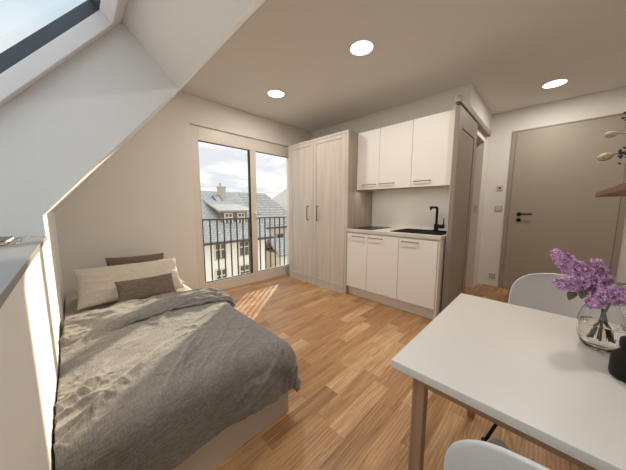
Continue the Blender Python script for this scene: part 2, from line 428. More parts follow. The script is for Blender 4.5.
# left side: knee wall, sloped roof, dormer well of the roof window
slope_in = [(.0, YN, ZK), (.0, .572, 1.959), (.0, 1.0, 2.5)]
struct(BX(0, XR, YOUT, YN, 0, ZS).build('wall_left', 'wall'))
a = on_slope(.0, ZS); b = on_slope(.0, 2.72)
def X(p, x): return (x, p[1], p[2])
m = M()
m.prism([(0, YN, ZS), (0, YN, ZK), (0, .572, 1.959), (0, 1.0, 2.5), (0, 1.0, 2.62), X(b, 0), X(a, 0)], (X1-.004, 0, 0))
struct(m.build('wall_slope', 'wall'))
m = M()                                      # cool white lining of the dormer cheek
m.prism([(X1-.004, YN, ZS), (X1-.004, YN, ZK), (X1-.004, .572, 1.959), X(on_slope(0, 2.223), X1-.004), X(on_slope(0, ZS), X1-.004)], (.004, 0, 0))
struct(m.build('trim_cheek', 'reveal'))
struct(M().prism([(X1, .572, 1.959), (X1, 1.0, 2.5), (X1, 1.0, 2.62), X(b, X1), X(on_slope(0, 2.223), X1)], (XR-X1, 0, 0)).build('wall_lintel', 'wall'))
struct(BX(X1, XR, on_slope(0, ZS).y, YN+.004, ZS-.02, ZS+.001, b=.002).build('trim_sill', 'sill'))
# right side
struct(BX(XR, XR+.12, YOUT, 1.95, 0, H).build('wall_right', 'wall'))
struct(BX(XR+.12, 4.10, 1.83, 1.95, 0, H).build('wall_return', 'wall'))
struct(BX(3.98, 4.10, 1.95, YD, 0, H).build('wall_hall', 'wall'))
# kitchen wall, bathroom wall with opening, back wall
struct(BX(0, XB, YK, YK+.10, 0, H).build('wall_kitchen', 'wall'))
OY0, OY1, OZ = 3.28, 4.05, 2.075
m = M(); m.box(XB-.1, XB, YK+.10, OY0, 0, H); m.box(XB-.1, XB, OY1, YD, 0, H); m.box(XB-.1, XB, OY0, OY1, OZ, H)
struct(m.build('wall_bathroom', 'wall'))
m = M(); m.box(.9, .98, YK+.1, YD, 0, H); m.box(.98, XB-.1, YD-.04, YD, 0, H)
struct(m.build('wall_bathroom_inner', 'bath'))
struct(BX(-.13, 4.1, YD, YD+.15, 0, H).build('wall_back', 'wall'))
struct(BX(XB, 2.70, YD-.012, YD, 0, .055, b=.003).build('baseboard_back', 'wall'))
struct(BX(3.78, 3.98, YD-.012, YD, 0, .055, b=.003).build('baseboard_back_right', 'wall'))
struct(BX(0, .012, YN, WY0-.02, 0, .055, b=.003).build('baseboard_window', 'wall'))

# dark plastered outside of the roof below the eaves: end closing of the dormer well
struct(M().prism([(XR, YN, ZS), (XR, .572, 1.959), X(on_slope(0, 2.223), XR), X(on_slope(0, ZS), XR)], (-.02, 0, 0)).build('trim_cheek_right', 'reveal'))

# ------------------------------------------------------------------ window_1: balcony window
win = struct(bpy.data.objects.new('window_1', None)); COL.objects.link(win); win.location = (-.06, 1.92, 0); WL['window_1'] = Vector((-.06, 1.92, 0))
GX = -.055
m = M()
m.box(-.105, -.03, WY0, 1.19, 0, WZ1, b=.004); m.box(-.105, -.03, 2.66, WY1, 0, WZ1, b=.004)
m.box(-.105, -.03, 1.19, 2.66, 0, .152, b=.004); m.box(-.105, -.03, 1.19, 2.66, 2.0, WZ1, b=.004)
m.box(-.105, -.03, 1.918, 2.014, .152, 2.0, b=.004)
m.build('window_frame', 'upvc', win)
m = M()
m.box(-.062, -.045, 1.19, 1.918, .152, .160); m.box(-.062, -.045, 1.19, 1.918, 1.990, 2.0)
m.box(-.062, -.045, 1.19, 1.197, .160, 1.99); m.box(-.075, -.032, 1.902, 1.918, .160, 1.99)
m.build('gasket', 'gasket', win)
m = M()
m.box(-.062, -.045, 2.014, 2.66, .152, .160); m.box(-.062, -.045, 2.014, 2.66, 1.993, 2.0)
m.box(-.062, -.045, 2.014, 2.02, .160, 1.993); m.build('gasket', 'gasket', win)
BX(-.058, -.052, 1.19, 1.91, .155, 1.995).build('pane', 'pane', win)
BX(-.058, -.052, 2.014, 2.66, .155, 1.995).build('pane', 'pane', win)
m = M(); m.box(-.03, -.022, 1.957, 1.983, 1.0, 1.10, b=.003); m.tube([(-.022, 1.97, 1.07), (.012, 1.97, 1.07)], .008); m.box(.005, .018, 1.958, 2.075, 1.058, 1.08, b=.004)
m.build('window_handle', 'upvc', win)

# ------------------------------------------------------------------ window_2: roof window
sky = struct(bpy.data.objects.new('window_2', None)); COL.objects.link(sky)
so = on_slope(0, 1.6)+Vector((2.4, 0, 0)); sky.location = so; WL['window_2'] = so.copy()
s0 = (on_slope(0, ZS)-on_slope(0, 0)).length; zt = 2.243
def sk_bar(mb, x0, x1, za, zb, o0, o1, bev=.004):
    """bar lying in the roof plane: x range, height range measured on the inner roof line, offset range along the normal"""
    pa, pb = on_slope(0, za), on_slope(0, zb)
    ps = []
    for x in (x0, x1):
        for p in (pa, pb):
            for o in (o0, o1):
                q = p+nrm*o; ps.append((x, q.y, q.z))
    mb.hexa(ps, bev); return mb
XL, XE, zb0 = X1-.03, XR+.01, 1.0
def sk_frame(w, wz, o0, o1, mname, name):
    m = M()
    sk_bar(m, XL, XL+w, zb0, zt, o0, o1); sk_bar(m, XE-w, XE, zb0, zt, o0, o1)
    sk_bar(m, XL+w, XE-w, zb0, zb0+wz, o0, o1); sk_bar(m, XL+w, XE-w, zt-wz, zt, o0, o1)
    return m.build(name, mname, sky)
sk_frame(.088, .085, 0.0005, .068, 'white_frame', 'window_frame')
sk_frame(.084, .08, .068, .118, 'dark_frame', 'outer_sash')
sk_bar(M(), XL+.05, XE-.05, zb0+.03, zt-.03, .106, .112, 0).build('pane', 'pane', sky)

# ------------------------------------------------------------------ door_1: entrance door in the back wall
d1 = struct(bpy.data.objects.new('door_1', None)); COL.objects.link(d1); d1.location = (3.235, YD, 0); WL['door_1'] = Vector((3.235, YD, 0))
m = M(); m.box(2.706, 2.75, YD-.022, YD, 0, 2.214, b=.003); m.box(3.722, 3.768, YD-.022, YD, 0, 2.214, b=.003); m.box(2.75, 3.722, YD-.022, YD, 2.20, 2.214, b=.002)
m.build('door_frame', 'doorframe', d1)
BX(2.753, 3.719, YD-.018, YD, .006, 2.197, b=.002).build('door_leaf', 'door', d1)
m = M(); m.tube([(2.86, YD-.018, 1.083), (2.86, YD-.026, 1.083)], .026, 24); m.tube([(2.86, YD-.026, 1.083), (2.86, YD-.062, 1.083)], .01, 12); m.tube([(2.85, YD-.062, 1.083), (2.995, YD-.062, 1.085)], .0105, 12)
autosmooth(m.build('door_handle', 'black', d1))
m = M(); m.tube([(2.86, YD-.018, 1.003), (2.86, YD-.026, 1.003)], .026, 24); m.tube([(2.86, YD-.026, 1.003), (2.86, YD-.034, 1.003)], .009, 12)
autosmooth(m.build('lock_rosette', 'black', d1))

# ------------------------------------------------------------------ door_2: sliding bathroom door on a rail
d2 = struct(bpy.data.objects.new('door_2', None)); COL.objects.link(d2); d2.location = (2.527, 2.9, 0); WL['door_2'] = Vector((2.527, 2.9, 0))
LX0, LX1, LY0, LY1 = 2.453, 2.494, 2.63, 3.37
m = M()
m.box(LX0, LX1-.008, LY0, LY1, .012, 2.12)
fz = LX1
m.box(LX1-.008, LX1, LY0, LY0+.11, .012, 2.12, b=.002); m.box(LX1-.008, LX1, LY1-.11, LY1, .012, 2.12, b=.002)
m.box(LX1-.008, LX1, LY0+.11, LY1-.11, 1.94, 2.12, b=.002); m.box(LX1-.008, LX1, LY0+.11, LY1-.11, .012, .16, b=.002)
m.build('door_leaf', 'sliding', d2)
m = M(); m.box(2.4505, 2.500, 2.61, 4.14, 2.138, 2.205, b=.012); m.build('door_rail', 'sliding', d2)
m = M(); m.box(2.455, 2.496, 2.600, 2.612, 2.143, 2.20, b=.004); m.box(2.469, 2.482, 2.596, 2.601, 2.17, 2.20); m.build('rail_end_cap', 'steel', d2)
# lining of the bathroom opening
m = M(); m.box(XB-.105, XB+.004, OY1-.018, OY1, 0, OZ, b=.003); m.box(XB-.105, XB+.004, OY0, OY1, OZ-.018, OZ, b=.003)
m.build('door_lining', 'panelwhite', d2)
BX(XB-.06, XB-.02, OY1-.022, OY1-.018, 1.10, 1.20, b=.001).build('strike_plate', 'switch', d2)

# end panel between kitchen and the sliding door
struct(BX(2.4385, 2.450, 2.66, YK, 0, 2.13, b=.002).build('trim_end_panel', 'panelwhite'))

# ------------------------------------------------------------------ wardrobe
YW = 2.514; WX0, WX1, WXS, WT = .125, 1.296, .689, 2.131
wd = thing('wardrobe', (.71, 2.83, 0), 'tall pale wood-grain wardrobe with two framed doors beside the balcony window', 'wardrobe')
m = M(); m.box(WX0, WX1, YW+.022, YK-.004, 0, WT)
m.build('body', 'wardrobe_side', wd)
m = M(); m.box(WX0, WX0+.028, YW, YW+.021, 0, WT, b=.002); m.box(WX1-.028, WX1, YW, YW+.021, 0, WT, b=.002)
m.box(WX0+.028, WX1-.028, YW, YW+.021, WT-.028, WT, b=.002); m.box(WX0+.028, WX1-.028, YW, YW+.021, 0, .075, b=.002)
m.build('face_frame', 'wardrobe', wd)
def shaker(x0, x1, z0, z1, y, wd, st=.05):
    m = M(); m.box(x0, x1, y+.006, y+.02, z0, z1)
    m.box(x0, x0+st, y-.002, y+.006, z0, z1, b=.002); m.box(x1-st, x1, y-.002, y+.006, z0, z1, b=.002)
    m.box(x0+st, x1-st, y-.002, y+.006, z0, z0+st, b=.002); m.box(x0+st, x1-st, y-.002, y+.006, z1-st, z1, b=.002)
    return m.build('door', 'wardrobe', wd)
for x0, x1, hx in ((WX0+.031, WXS-.002, .585), (WXS+.002, WX1-.031, .785)):
    d = shaker(x0, x1, .079, WT-.032, YW, wd)
    m = M()
    m.tube([(hx, YW, 1.18), (hx, YW-.03, 1.185), (hx, YW-.034, 1.175), (hx, YW-.034, .99), (hx, YW-.03, .98), (hx, YW, .985)], .0065, 8)
    autosmooth(m.build('handle', 'handle_dark', d))

# ------------------------------------------------------------------ kitchen: base units, worktop, hob, sink, tap, wall units
YB = 2.53; base_x = [1.2975, 1.604, 2.004, 2.425]
blab = ['narrow white base cabinet under the hob, beside the wardrobe', 'white base cabinet in the middle of the row under the worktop', 'wide white base cabinet under the black sink']
for i in range(3):
    x0, x1 = base_x[i], base_x[i+1]
    t = thing('base_cabinet', ((x0+x1)/2, 2.84, .128), blab[i], 'cabinet', 'kitchen base cabinets')
    xe = x1-.018 if i == 2 else x1
    m = M(); m.box(x0+.001, xe-.001, YB+.021, YK-.03, .128, .852); m.build('body', 'panelwhite', t)
    if i == 2: BX(x1-.017, x1, YB+.004, YK-.03, .0, .852, b=.001).build('side_panel', 'panelwhite', t)
    d = BX(x0+.002, xe-.002, YB, YB+.019, .131, .838, b=.0015).build('door', 'front', t)
    hx0, hx1 = [(1.385, 1.565), (1.63, 1.81), (2.04, 2.217)][i]
    m = M(); m.box(hx0, hx1, YB-.030, YB-.022, .800, .810, b=.002); m.box(hx0, hx0+.01, YB-.024, YB, .801, .809); m.box(hx1-.01, hx1, YB-.024, YB, .801, .809)
    m.build('handle', 'steel', d)
tag(BX(1.296, 2.407, 2.588, 2.604, 0, .126).build('kitchen_plinth', 'plinth'), 'long beige plinth board below the three base cabinets', 'plinth')
tag(BX(1.297, 2.428, YB-.006, YK-.022, .854, .892, b=.003).build('worktop', 'worktop'), 'light wood-effect kitchen worktop carrying hob and sink', 'worktop')
ZT = .892
tag(BX(1.297, 2.437, YK-.020, YK-.002, .86, 1.45).build('splashback', 'splash'), 'plain beige splashback panel between worktop and wall cabinets', 'splashback')
m = M(); m.box(1.312, 1.62, 2.59, 3.09, ZT+.0005, ZT+.008, b=.002)
hob = tag(m.build('cooktop', 'black_glass'), 'black glass two-ring hob set in the worktop beside the wardrobe', 'cooktop')
m = M()
for cy_, r in ((2.76, .072), (2.96, .085)):
    m.lathe([(r-.003, 0), (r, 0), (r, .0006), (r-.003, .0006)], (1.475, cy_, ZT+.0082), 36, caps=False)
m.build('ring_marking', 'steel', hob)
# sink: rim, bowl, drainer
snk = thing('kitchen_sink', (2.12, 2.84, ZT), 'black granite sink with drainer let into the worktop', 'sink')
sx0, sx1, sy0, sy1 = 1.86, 2.405, 2.60, 3.07
m = M()
m.box(sx0, sx0+.22, sy0, sy1, ZT+.0005, ZT+.009, b=.003)
m.box(sx0+.22, sx1, sy0, sy0+.035, ZT+.0005, ZT+.009, b=.003); m.box(sx0+.22, sx1, sy1-.075, sy1, ZT+.0005, ZT+.009, b=.003); m.box(sx1-.03, sx1, sy0+.035, sy1-.075, ZT+.0005, ZT+.009, b=.003)
for k in range(5): m.box(sx0+.03, sx0+.19, sy0+.08+k*.06, sy0+.086+k*.06, ZT+.008, ZT+.0115)
m.build('rim', 'granite', snk)
m = M()
bx0, bx1, by0, by1 = sx0+.22, sx1-.03, sy0+.035, sy1-.075
m.box(bx0, bx1, by0, by1, ZT+.0005, ZT+.002)
m.build('bowl', 'granite', snk)
ul = bpy.data.lights.new('splash_fill', 'AREA'); ul.shape = 'RECTANGLE'; ul.size = 1.08; ul.size_y = .02; ul.energy = 1.1; ul.color = (1, .94, .87)  # added fill lamp that lifts the splashback, stands for no real fitting
uo = bpy.data.objects.new('splash_fill', ul); COL.objects.link(uo); uo.location = (1.868, 2.765, 1.383)
tp = thing('kitchen_tap', (2.222, 3.03, ZT+.009), 'matt black mixer tap with square swivel spout behind the sink', 'tap')
tx_, ty_ = 2.222, 3.03
m = M(); m.lathe([(.03, 0), (.03, .006), (.024, .010), (.024, .075)], (tx_, ty_, ZT+.0095), 24); m.tube([(tx_, ty_, ZT+.08), (tx_, ty_, ZT+.262), (tx_, ty_-.004, ZT+.274), (tx_-.008, ty_-.012, ZT+.280), (tx_-.03, ty_-.13, ZT+.280)], .0135, 14)
m.tube([(tx_-.028, ty_-.12, ZT+.280), (tx_-.029, ty_-.128, ZT+.252)], .012, 12)
autosmooth(m.build('spout', 'black', tp))
m = M(); m.tube([(tx_+.0, ty_, ZT+.060), (tx_+.085, ty_, ZT+.060)], .022, 18); m.tube([(tx_+.078, ty_, ZT+.065), (tx_+.08, ty_-.004, ZT+.155)], .006, 8)
autosmooth(m.build('lever', 'black', tp))
# wall units
YU = 2.719; ux = [1.300, 1.623, 2.023, 2.436]
ulab = ['narrow white wall cabinet touching the wardrobe, leftmost of three', 'white wall cabinet between the narrow one and the widest one', 'wide white wall cabinet above the black tap']
for i in range(3):
    x0, x1 = ux[i], ux[i+1]
    t = thing('wall_cabinet', ((x0+x1)/2, 2.93, 1.402), ulab[i], 'cabinet', 'kitchen wall cabinets')
    m = M(); m.box(x0+.001, x1-.001, YU+.021, YK-.002, 1.402, 2.124); m.build('body', 'panelwhite', t)
    d = BX(x0+.002, x1-.002, YU, YU+.019, 1.398, 2.124, b=.0015).build('door', 'front', t)
    hx0, hx1 = [(1.398, 1.588), (1.643, 1.832), (2.06, 2.24)][i]
    m = M(); m.box(hx0, hx1, YU-.030, YU-.022, 1.452, 1.462, b=.002); m.box(hx0, hx0+.01, YU-.024, YU, 1.453, 1.461); m.box(hx1-.01, hx1, YU-.024, YU, 1.453, 1.461)
    m.build('handle', 'steel', d)
tag(BX(1.30, 2.436, YU+.025, YU+.05, 1.384, 1.4015).build('cabinet_pelmet', 'steel'), 'slim metal strip under the wall cabinets', 'metal strip')  # plain metal strip without light; the lamp just below it is added fill

# ------------------------------------------------------------------ ceiling lights
llab = ['round white recessed ceiling light nearest the balcony window', 'round white recessed ceiling light over the middle of the room', 'round white recessed ceiling light in front of the entrance door', 'unseen recessed ceiling light added above the dining table for fill']
lpos = [(.764, 1.81), (1.935, 1.82), (3.085, 3.76), (3.10, 1.83)]  # the last light is out of view, added for extra room light
proto = None
for i, (x, y) in enumerate(lpos):
    if proto is None:
        t = thing('ceiling_light', (x, y, H-.012), llab[i], 'ceiling light', 'recessed ceiling lights')
        r = .104
        autosmooth(M().lathe([(r-.012, 0), (r-.004, 0), (r, .004), (r, .011), (r-.012, .011), (r-.012, 0)], (x, y, H-.0115), 40, caps=False).build('frame', 'front', t))
        M().lathe([(r-.013, .002), (r-.013, .006)], (x, y, H-.0115), 40).build('diffuser', 'lamp', t)
        proto = t
    else:
        dup(proto, (x-lpos[0][0], y-lpos[0][1], 0), llab[i])
    ld = bpy.data.lights.new('downlight', 'AREA'); ld.shape = 'DISK'; ld.size = .16; ld.energy = LAMP_WATTS; ld.color = (1, .94, .87)
    lo = bpy.data.objects.new('downlight', ld); COL.objects.link(lo); lo.location = (x, y, H-.014)

# ------------------------------------------------------------------ switches and socket on the back wall
t = thing('room_thermostat', (2.617, YD, 1.415), 'small square thermostat, uppermost control left of the entrance door', 'thermostat')
BX(2.58, 2.657, YD-.012, YD, 1.415, 1.492, b=.003).build('plate', 'switch', t); m = M(); m.box(2.606, 2.632, YD-.017, YD-.012, 1.44, 1.466, b=.002); m.build('dial', 'handle_dark', t)
t = thing('light_switch', (2.624, YD, 1.118), 'double rocker light switch left of the entrance door handle', 'light switch')
BX(2.582, 2.668, YD-.010, YD, 1.118, 1.196, b=.003).build('plate', 'switch_in', t)
for x in (2.592, 2.627): BX(x, x+.031, YD-.014, YD-.010, 1.126, 1.188, b=.002).build('rocker', 'switch', t)
t = thing('wall_socket', (2.622, YD, .108), 'square power socket low beside the entrance door frame', 'socket')
BX(2.584, 2.662, YD-.010, YD, .108, .186, b=.003).build('plate', 'switch_in', t)
m = M(); m.tube([(2.623, YD-.009, .147), (2.623, YD-.0125, .147)], .027, 24); m.build('socket_face', 'switch', t)
m = M(); m.tube([(2.614, YD-.0125, .147), (2.614, YD-.0135, .147)], .004, 8); m.tube([(2.632, YD-.0125, .147), (2.632, YD-.0135, .147)], .004, 8); m.build('contact_hole', 'black', t)

# ------------------------------------------------------------------ bed
bed = thing('bed', (1.09, .35, 0), 'low white box-base single bed along the sloped wall', 'bed')
BX(.02, 2.186, YN+.005, .80, .0, .235, b=.006).build('base', 'bedbase', bed)
o = BX(.02, 2.17, YN+.005, .79, .236, .365, b=.03).build('mattress', 'mattress', bed); autosmooth(o, 60)
NX, NY = 60, 34
P = np.zeros((NX, NY, 3)); rng = np.random.default_rng(5)
def vnoise(x, y, seed, octs=((1., 1.),)):
    """smooth value noise"""
    out = np.zeros_like(x)
    r = np.random.default_rng(seed)
    for f, a in octs:
        T = r.random((64, 64)); u = x*f; v = y*f
        i = np.floor(u).astype(int); j = np.floor(v).astype(int); fu = u-i; fv = v-j
        fu = fu*fu*(3-2*fu); fv = fv*fv*(3-2*fv)
        g = lambda p, q: T[(i+p) % 64, (j+q) % 64]
        out += a*((g(0, 0)*(1-fu)+g(1, 0)*fu)*(1-fv)+(g(0, 1)*(1-fu)+g(1, 1)*fu)*fv-.5)
    return out
xs = np.linspace(.03, 1.5, NX); ys = np.linspace(YN+.008, .80, NY)
Xg, Yg = np.meshgrid(xs, ys, indexing='ij')
Zg = .372+.012*vnoise(Xg, Yg, 3, ((6, 1), (13, .4)))
ed = np.clip((Yg-.74)/.06, 0, 1); Zg -= .09*ed**2
Yg2 = Yg+.0*ed
m = M().grid(np.stack([Xg, Yg2, Zg], -1)); m.build('sheet', 'sheet', bed, smooth=True)

# ---- duvet: cloth laid over the mattress box, hanging down at the foot and on the open side
def drape(nu, nv, x0, y0, xe, ye, rad, top, hang_x, hang_y):
    arc = rad*PI/2
    def wrap(d):                              # distance past the edge line -> (outward, down)
        a = np.clip(d/rad, 0, PI/2); rest = np.maximum(d-arc, 0)
        return rad*np.sin(a)+rest*.10, rad*(1-np.cos(a))+rest*.985
    u = np.linspace(0, xe-rad-x0+arc+hang_x, nu); v = np.linspace(0, ye-rad-y0+arc+hang_y, nv)
    U, V = np.meshgrid(u, v, indexing='ij')
    ox = np.maximum(U-(xe-rad-x0), 0); oy = np.maximum(V-(ye-rad-y0), 0)
    d = (ox**2.6+oy**2.6)**(1/2.6); dd = np.hypot(ox, oy)+1e-9
    out, down = wrap(d)
    th = np.arctan2(oy, ox)
    s_ = np.where(ox > oy, V*1.0, U*1.0)
    f = np.clip((d-arc*.4)/.25, 0, 1)
    out = out+f*(.011*np.sin(s_*23+2.2*np.sin(s_*7))+.016*vnoise(U+2, V+5, 31, ((6, 1), (13, .5))))
    corner = np.clip(np.minimum(ox, oy)/.10, 0, 1)
    out = out-corner*f*.012+corner*f*.016*np.sin(th*4-.6)
    x = x0+np.minimum(U, xe-rad-x0)+out*ox/dd; y = y0+np.minimum(V, ye-rad-y0)+out*oy/dd
    puff = .020*vnoise(U*1.0, V*1.3, 33, ((2.6, 1), (5.5, .5)))
    z = top-down+puff*np.clip(1-d/.1, .1, 1)+.012*np.sin(PI*np.clip(V/(ye-y0), 0, 1))
    return np.stack([x, y, np.maximum(z, .05)], -1)
D = drape(110, 96, .98, YN+.008, 2.215, .825, .075, .428, .165, .16)
def upsample(P, k):
    a = P
    for ax in (0, 1):
        n = a.shape[ax]; t = np.linspace(0, n-1, (n-1)*k+1); i = np.minimum(t.astype(int), n-2); f = (t-i)
        sh_ = [1, 1, 1]; sh_[ax] = -1; f = f.reshape(sh_)
        g = lambda j: np.take(a, np.clip(j, 0, n-1), axis=ax)
        p0, p1, p2, p3 = g(i-1), g(i), g(i+1), g(i+2)
        a = .5*(2*p1+(p2-p0)*f+(2*p0-5*p1+4*p2-p3)*f*f+(3*p1-p0-3*p2+p3)*f**3)
    return a
def ridged(x, y, seed, f, sharp=2.0):
    n = vnoise(x, y, seed, ((f, 1.), (f*2.1, .35)))
    return (1-np.clip(np.abs(n)*3.2, 0, 1))**sharp
def crumple(P, amp, seed, ang):
    """sharp linen creases pushed along the surface normal"""
    du = np.gradient(P, axis=0); dv = np.gradient(P, axis=1); n = np.cross(du, dv); n /= np.linalg.norm(n, axis=-1, keepdims=True)+1e-9
    if n[..., 2].mean() < 0: n = -n
    c_, s_ = math.cos(ang), math.sin(ang)
    U = np.linspace(0, 1, P.shape[0])[:, None]*1.46+np.zeros(P.shape[:2]); V = np.linspace(0, 1, P.shape[1])[None, :]*1.16+np.zeros(P.shape[:2])
    a = U*c_+V*s_+5; b = -U*s_+V*c_+5
    wx = vnoise(U+3, V+3, seed+9, ((5, .09),)); wy = vnoise(U+6, V+2, seed+8, ((5, .09),))
    msk = np.clip(.55+1.6*vnoise(U+1, V+4, seed+5, ((3.0, 1.),)), .12, 1.1)
    foot = np.clip((U-.75)/.35, 0, 1)
    h = 1.0*foot*ridged(U*1.0+wx*1.5+V*.9, V*.35-U*.35+wy+3, seed+12, 2.6, 2.5)+1.0*ridged(a*.4+wx, b*1.3+wy, seed, 4.0, 3.0)+.6*ridged(a*.6+wx, b*1.6+wy, seed+1, 8.0, 3.0)+.22*ridged(a+wx*2, b+wy*2, seed+2, 17.0, 3.0)+.5*vnoise(a, b, seed+3, ((4, 1.),))
    return P+n*(h*msk*amp)[..., None]
D = crumple(upsample(D, 3), .024, 40, -.75)
D[..., 1] = np.maximum(D[..., 1], YN+.004)
duv = thing('duvet', (1.6, .36, .40), 'taupe linen duvet spread over the foot half of the bed, head edge folded back', 'duvet')
m = M().grid(D)
body = m.build('cover', 'duvet', duv, smooth=True)
md = body.modifiers.new('thickness', 'SOLIDIFY'); md.thickness = .012; md.offset = 0.0
# folded-back band lying on the cover
nu, nv = 90, 200
tu = np.linspace(0, 1, nu); tv = np.linspace(0, 1, nv)
Uf, Vf = np.meshgrid(tu, tv, indexing='ij')
yy = YN+.02+Vf*1.0
x0f = .955+.17*Vf**1.5+.012*np.sin(Vf*9); x1f = 1.41-.05*np.sin(Vf*PI)+.02*np.sin(Vf*7+1)
xx = x0f+(x1f-x0f)*Uf
dr = np.clip((yy-.80)/.13, 0, 1)
prof = np.sqrt(np.clip(1-(2*Uf-1)**2*.96, 0, 1))**.7
rip = .018*np.sin((Vf*1.0+Uf*.25)*21+2*np.sin(Uf*3))*vnoise(xx, yy, 21, ((4, 1.6),))+.022*vnoise(xx, yy*1.0, 23, ((7, 1), (17, .45), (34, .2)))
zz = .412+.068*prof+rip*1.1+.012*np.sin(PI*Vf)-.10*dr**1.6*(1-.3*Uf)
zz = np.where(Uf < .02, zz-.03, zz)
yy2 = yy-.06*dr**2
m = M().grid(crumple(np.stack([xx, yy2, zz], -1), .011, 70, 1.9))
fo = m.build('folded_edge', 'duvet', duv, smooth=True)
md = fo.modifiers.new('thickness', 'SOLIDIFY'); md.thickness = .03; md.offset = -1.0

# ---- pillows and cushions
def pillow(name, c, w, h, t, tilt, yaw, roll, m, label, cat, flange=0.0, seed=1, group=None):
    """w along Y, h up the lean, t thickness; tilt = lean back from vertical"""
    n = 30; u = np.linspace(-1, 1, n); U, V = np.meshgrid(u, u, indexing='ij')
    e = np.clip(1-np.abs(U)**2.6, 0, 1)**.55*np.clip(1-np.abs(V)**2.6, 0, 1)**.55
    pin = 1-.07*(1-np.abs(V)**2)*0
    shrinkU = 1-.06*(1-V**2); shrinkV = 1-.07*(1-U**2)
    wr = vnoise(U*2+9, V*2+9, seed, ((2, .10), (5, .06), (9, .03)))+.16*ridged(U*1.0+4+.5*V, V*1.5+4, seed+60, 1.6, 3.0)*(1 if h > .3 else .35)-.05
    out = []
    for sgn in (1, -1):
        thick = sgn*(t/2)*e*(1+wr*1.4)+(wr*.10*t)
        Y = U*w/2*(1-.05*(1-V**2)*np.abs(U)); Z = V*h/2*(1-.08*(1-U**2)*np.abs(V))
        out.append(np.stack([thick, Y, Z], -1))
    R = Matrix.Rotation(yaw, 3, 'Z') @ Matrix.Rotation(-tilt, 3, 'Y') @ Matrix.Rotation(roll, 3, 'X')
    Rn = np.array(R)
    bm = M()
    for P in out: bm.grid(P @ Rn.T+np.array(c))
    bmesh.ops.remove_doubles(bm.bm, verts=bm.bm.verts, dist=.0008)
    o = bm.build(name, m, None, smooth=True)
    if flange:
        o2 = None
    s = o.modifiers.new('smooth', 'SUBSURF'); s.levels = 1; s.render_levels = 1
    return tag(o, label, cat, group)
pillow('cushion', (.235, .435, .54), .50, .30, .10, .30, 0, -.03, 'cushion', 'long dark brown cushion standing behind the cream pillows', 'cushion', seed=4)
pillow('pillow', (.60, .345, .530), .765, .36, .12, .72, .03, -.02, 'pillow', 'large cream pillow leaning behind the small brown cushion', 'pillow', seed=6)
pillow('pillow', (.465, .375, .425), .80, .30, .085, 1.5, -.02, 0.0, 'pillow', 'cream pillow lying flat under the large leaning pillow', 'pillow', seed=8)
pillow('cushion', (.785, .41, .490), .43, .20, .075, .60, .04, -.02, 'cushion', 'small rectangular brown cushion in front of the cream pillows', 'cushion', seed=9)

# ------------------------------------------------------------------ dining table
tb = thing('dining_table', (3.255, 1.0, 0), 'square white-topped dining table with oak legs in the foreground', 'table')
TX0, TX1, TY0, TY1 = 2.88, 3.63, .615, 1.375
autosmooth(BX(TX0, TX1, TY0, TY1, .716, .74, b=.004).build('tabletop', 'tabletop', tb))
for x, y, dy_ in ((2.929, .655, 0), (3.545, .655, 0), (2.929, 1.30, .19), (3.545, 1.30, .19)):
    M().hexa([(x+i, y+j+(dy_ if k == 0 else 0), k) for i in (0, .034) for j in (0, .034) for k in (0, .7155)], .003).build('leg', 'oakz', tb)
BX(2.963, 3.545, .658, .678, .672, .7155, b=.002).build('apron', 'oakx', tb)
BX(2.963, 3.545, 1.306, 1.326, .672, .7155, b=.002).build('apron', 'oakx', tb)
BX(2.93, 2.95, .69, 1.298, .672, .7155, b=.002).build('apron', 'oakx', tb)
BX(3.56, 3.58, .69, 1.298, .672, .7155, b=.002).build('apron', 'oakx', tb)

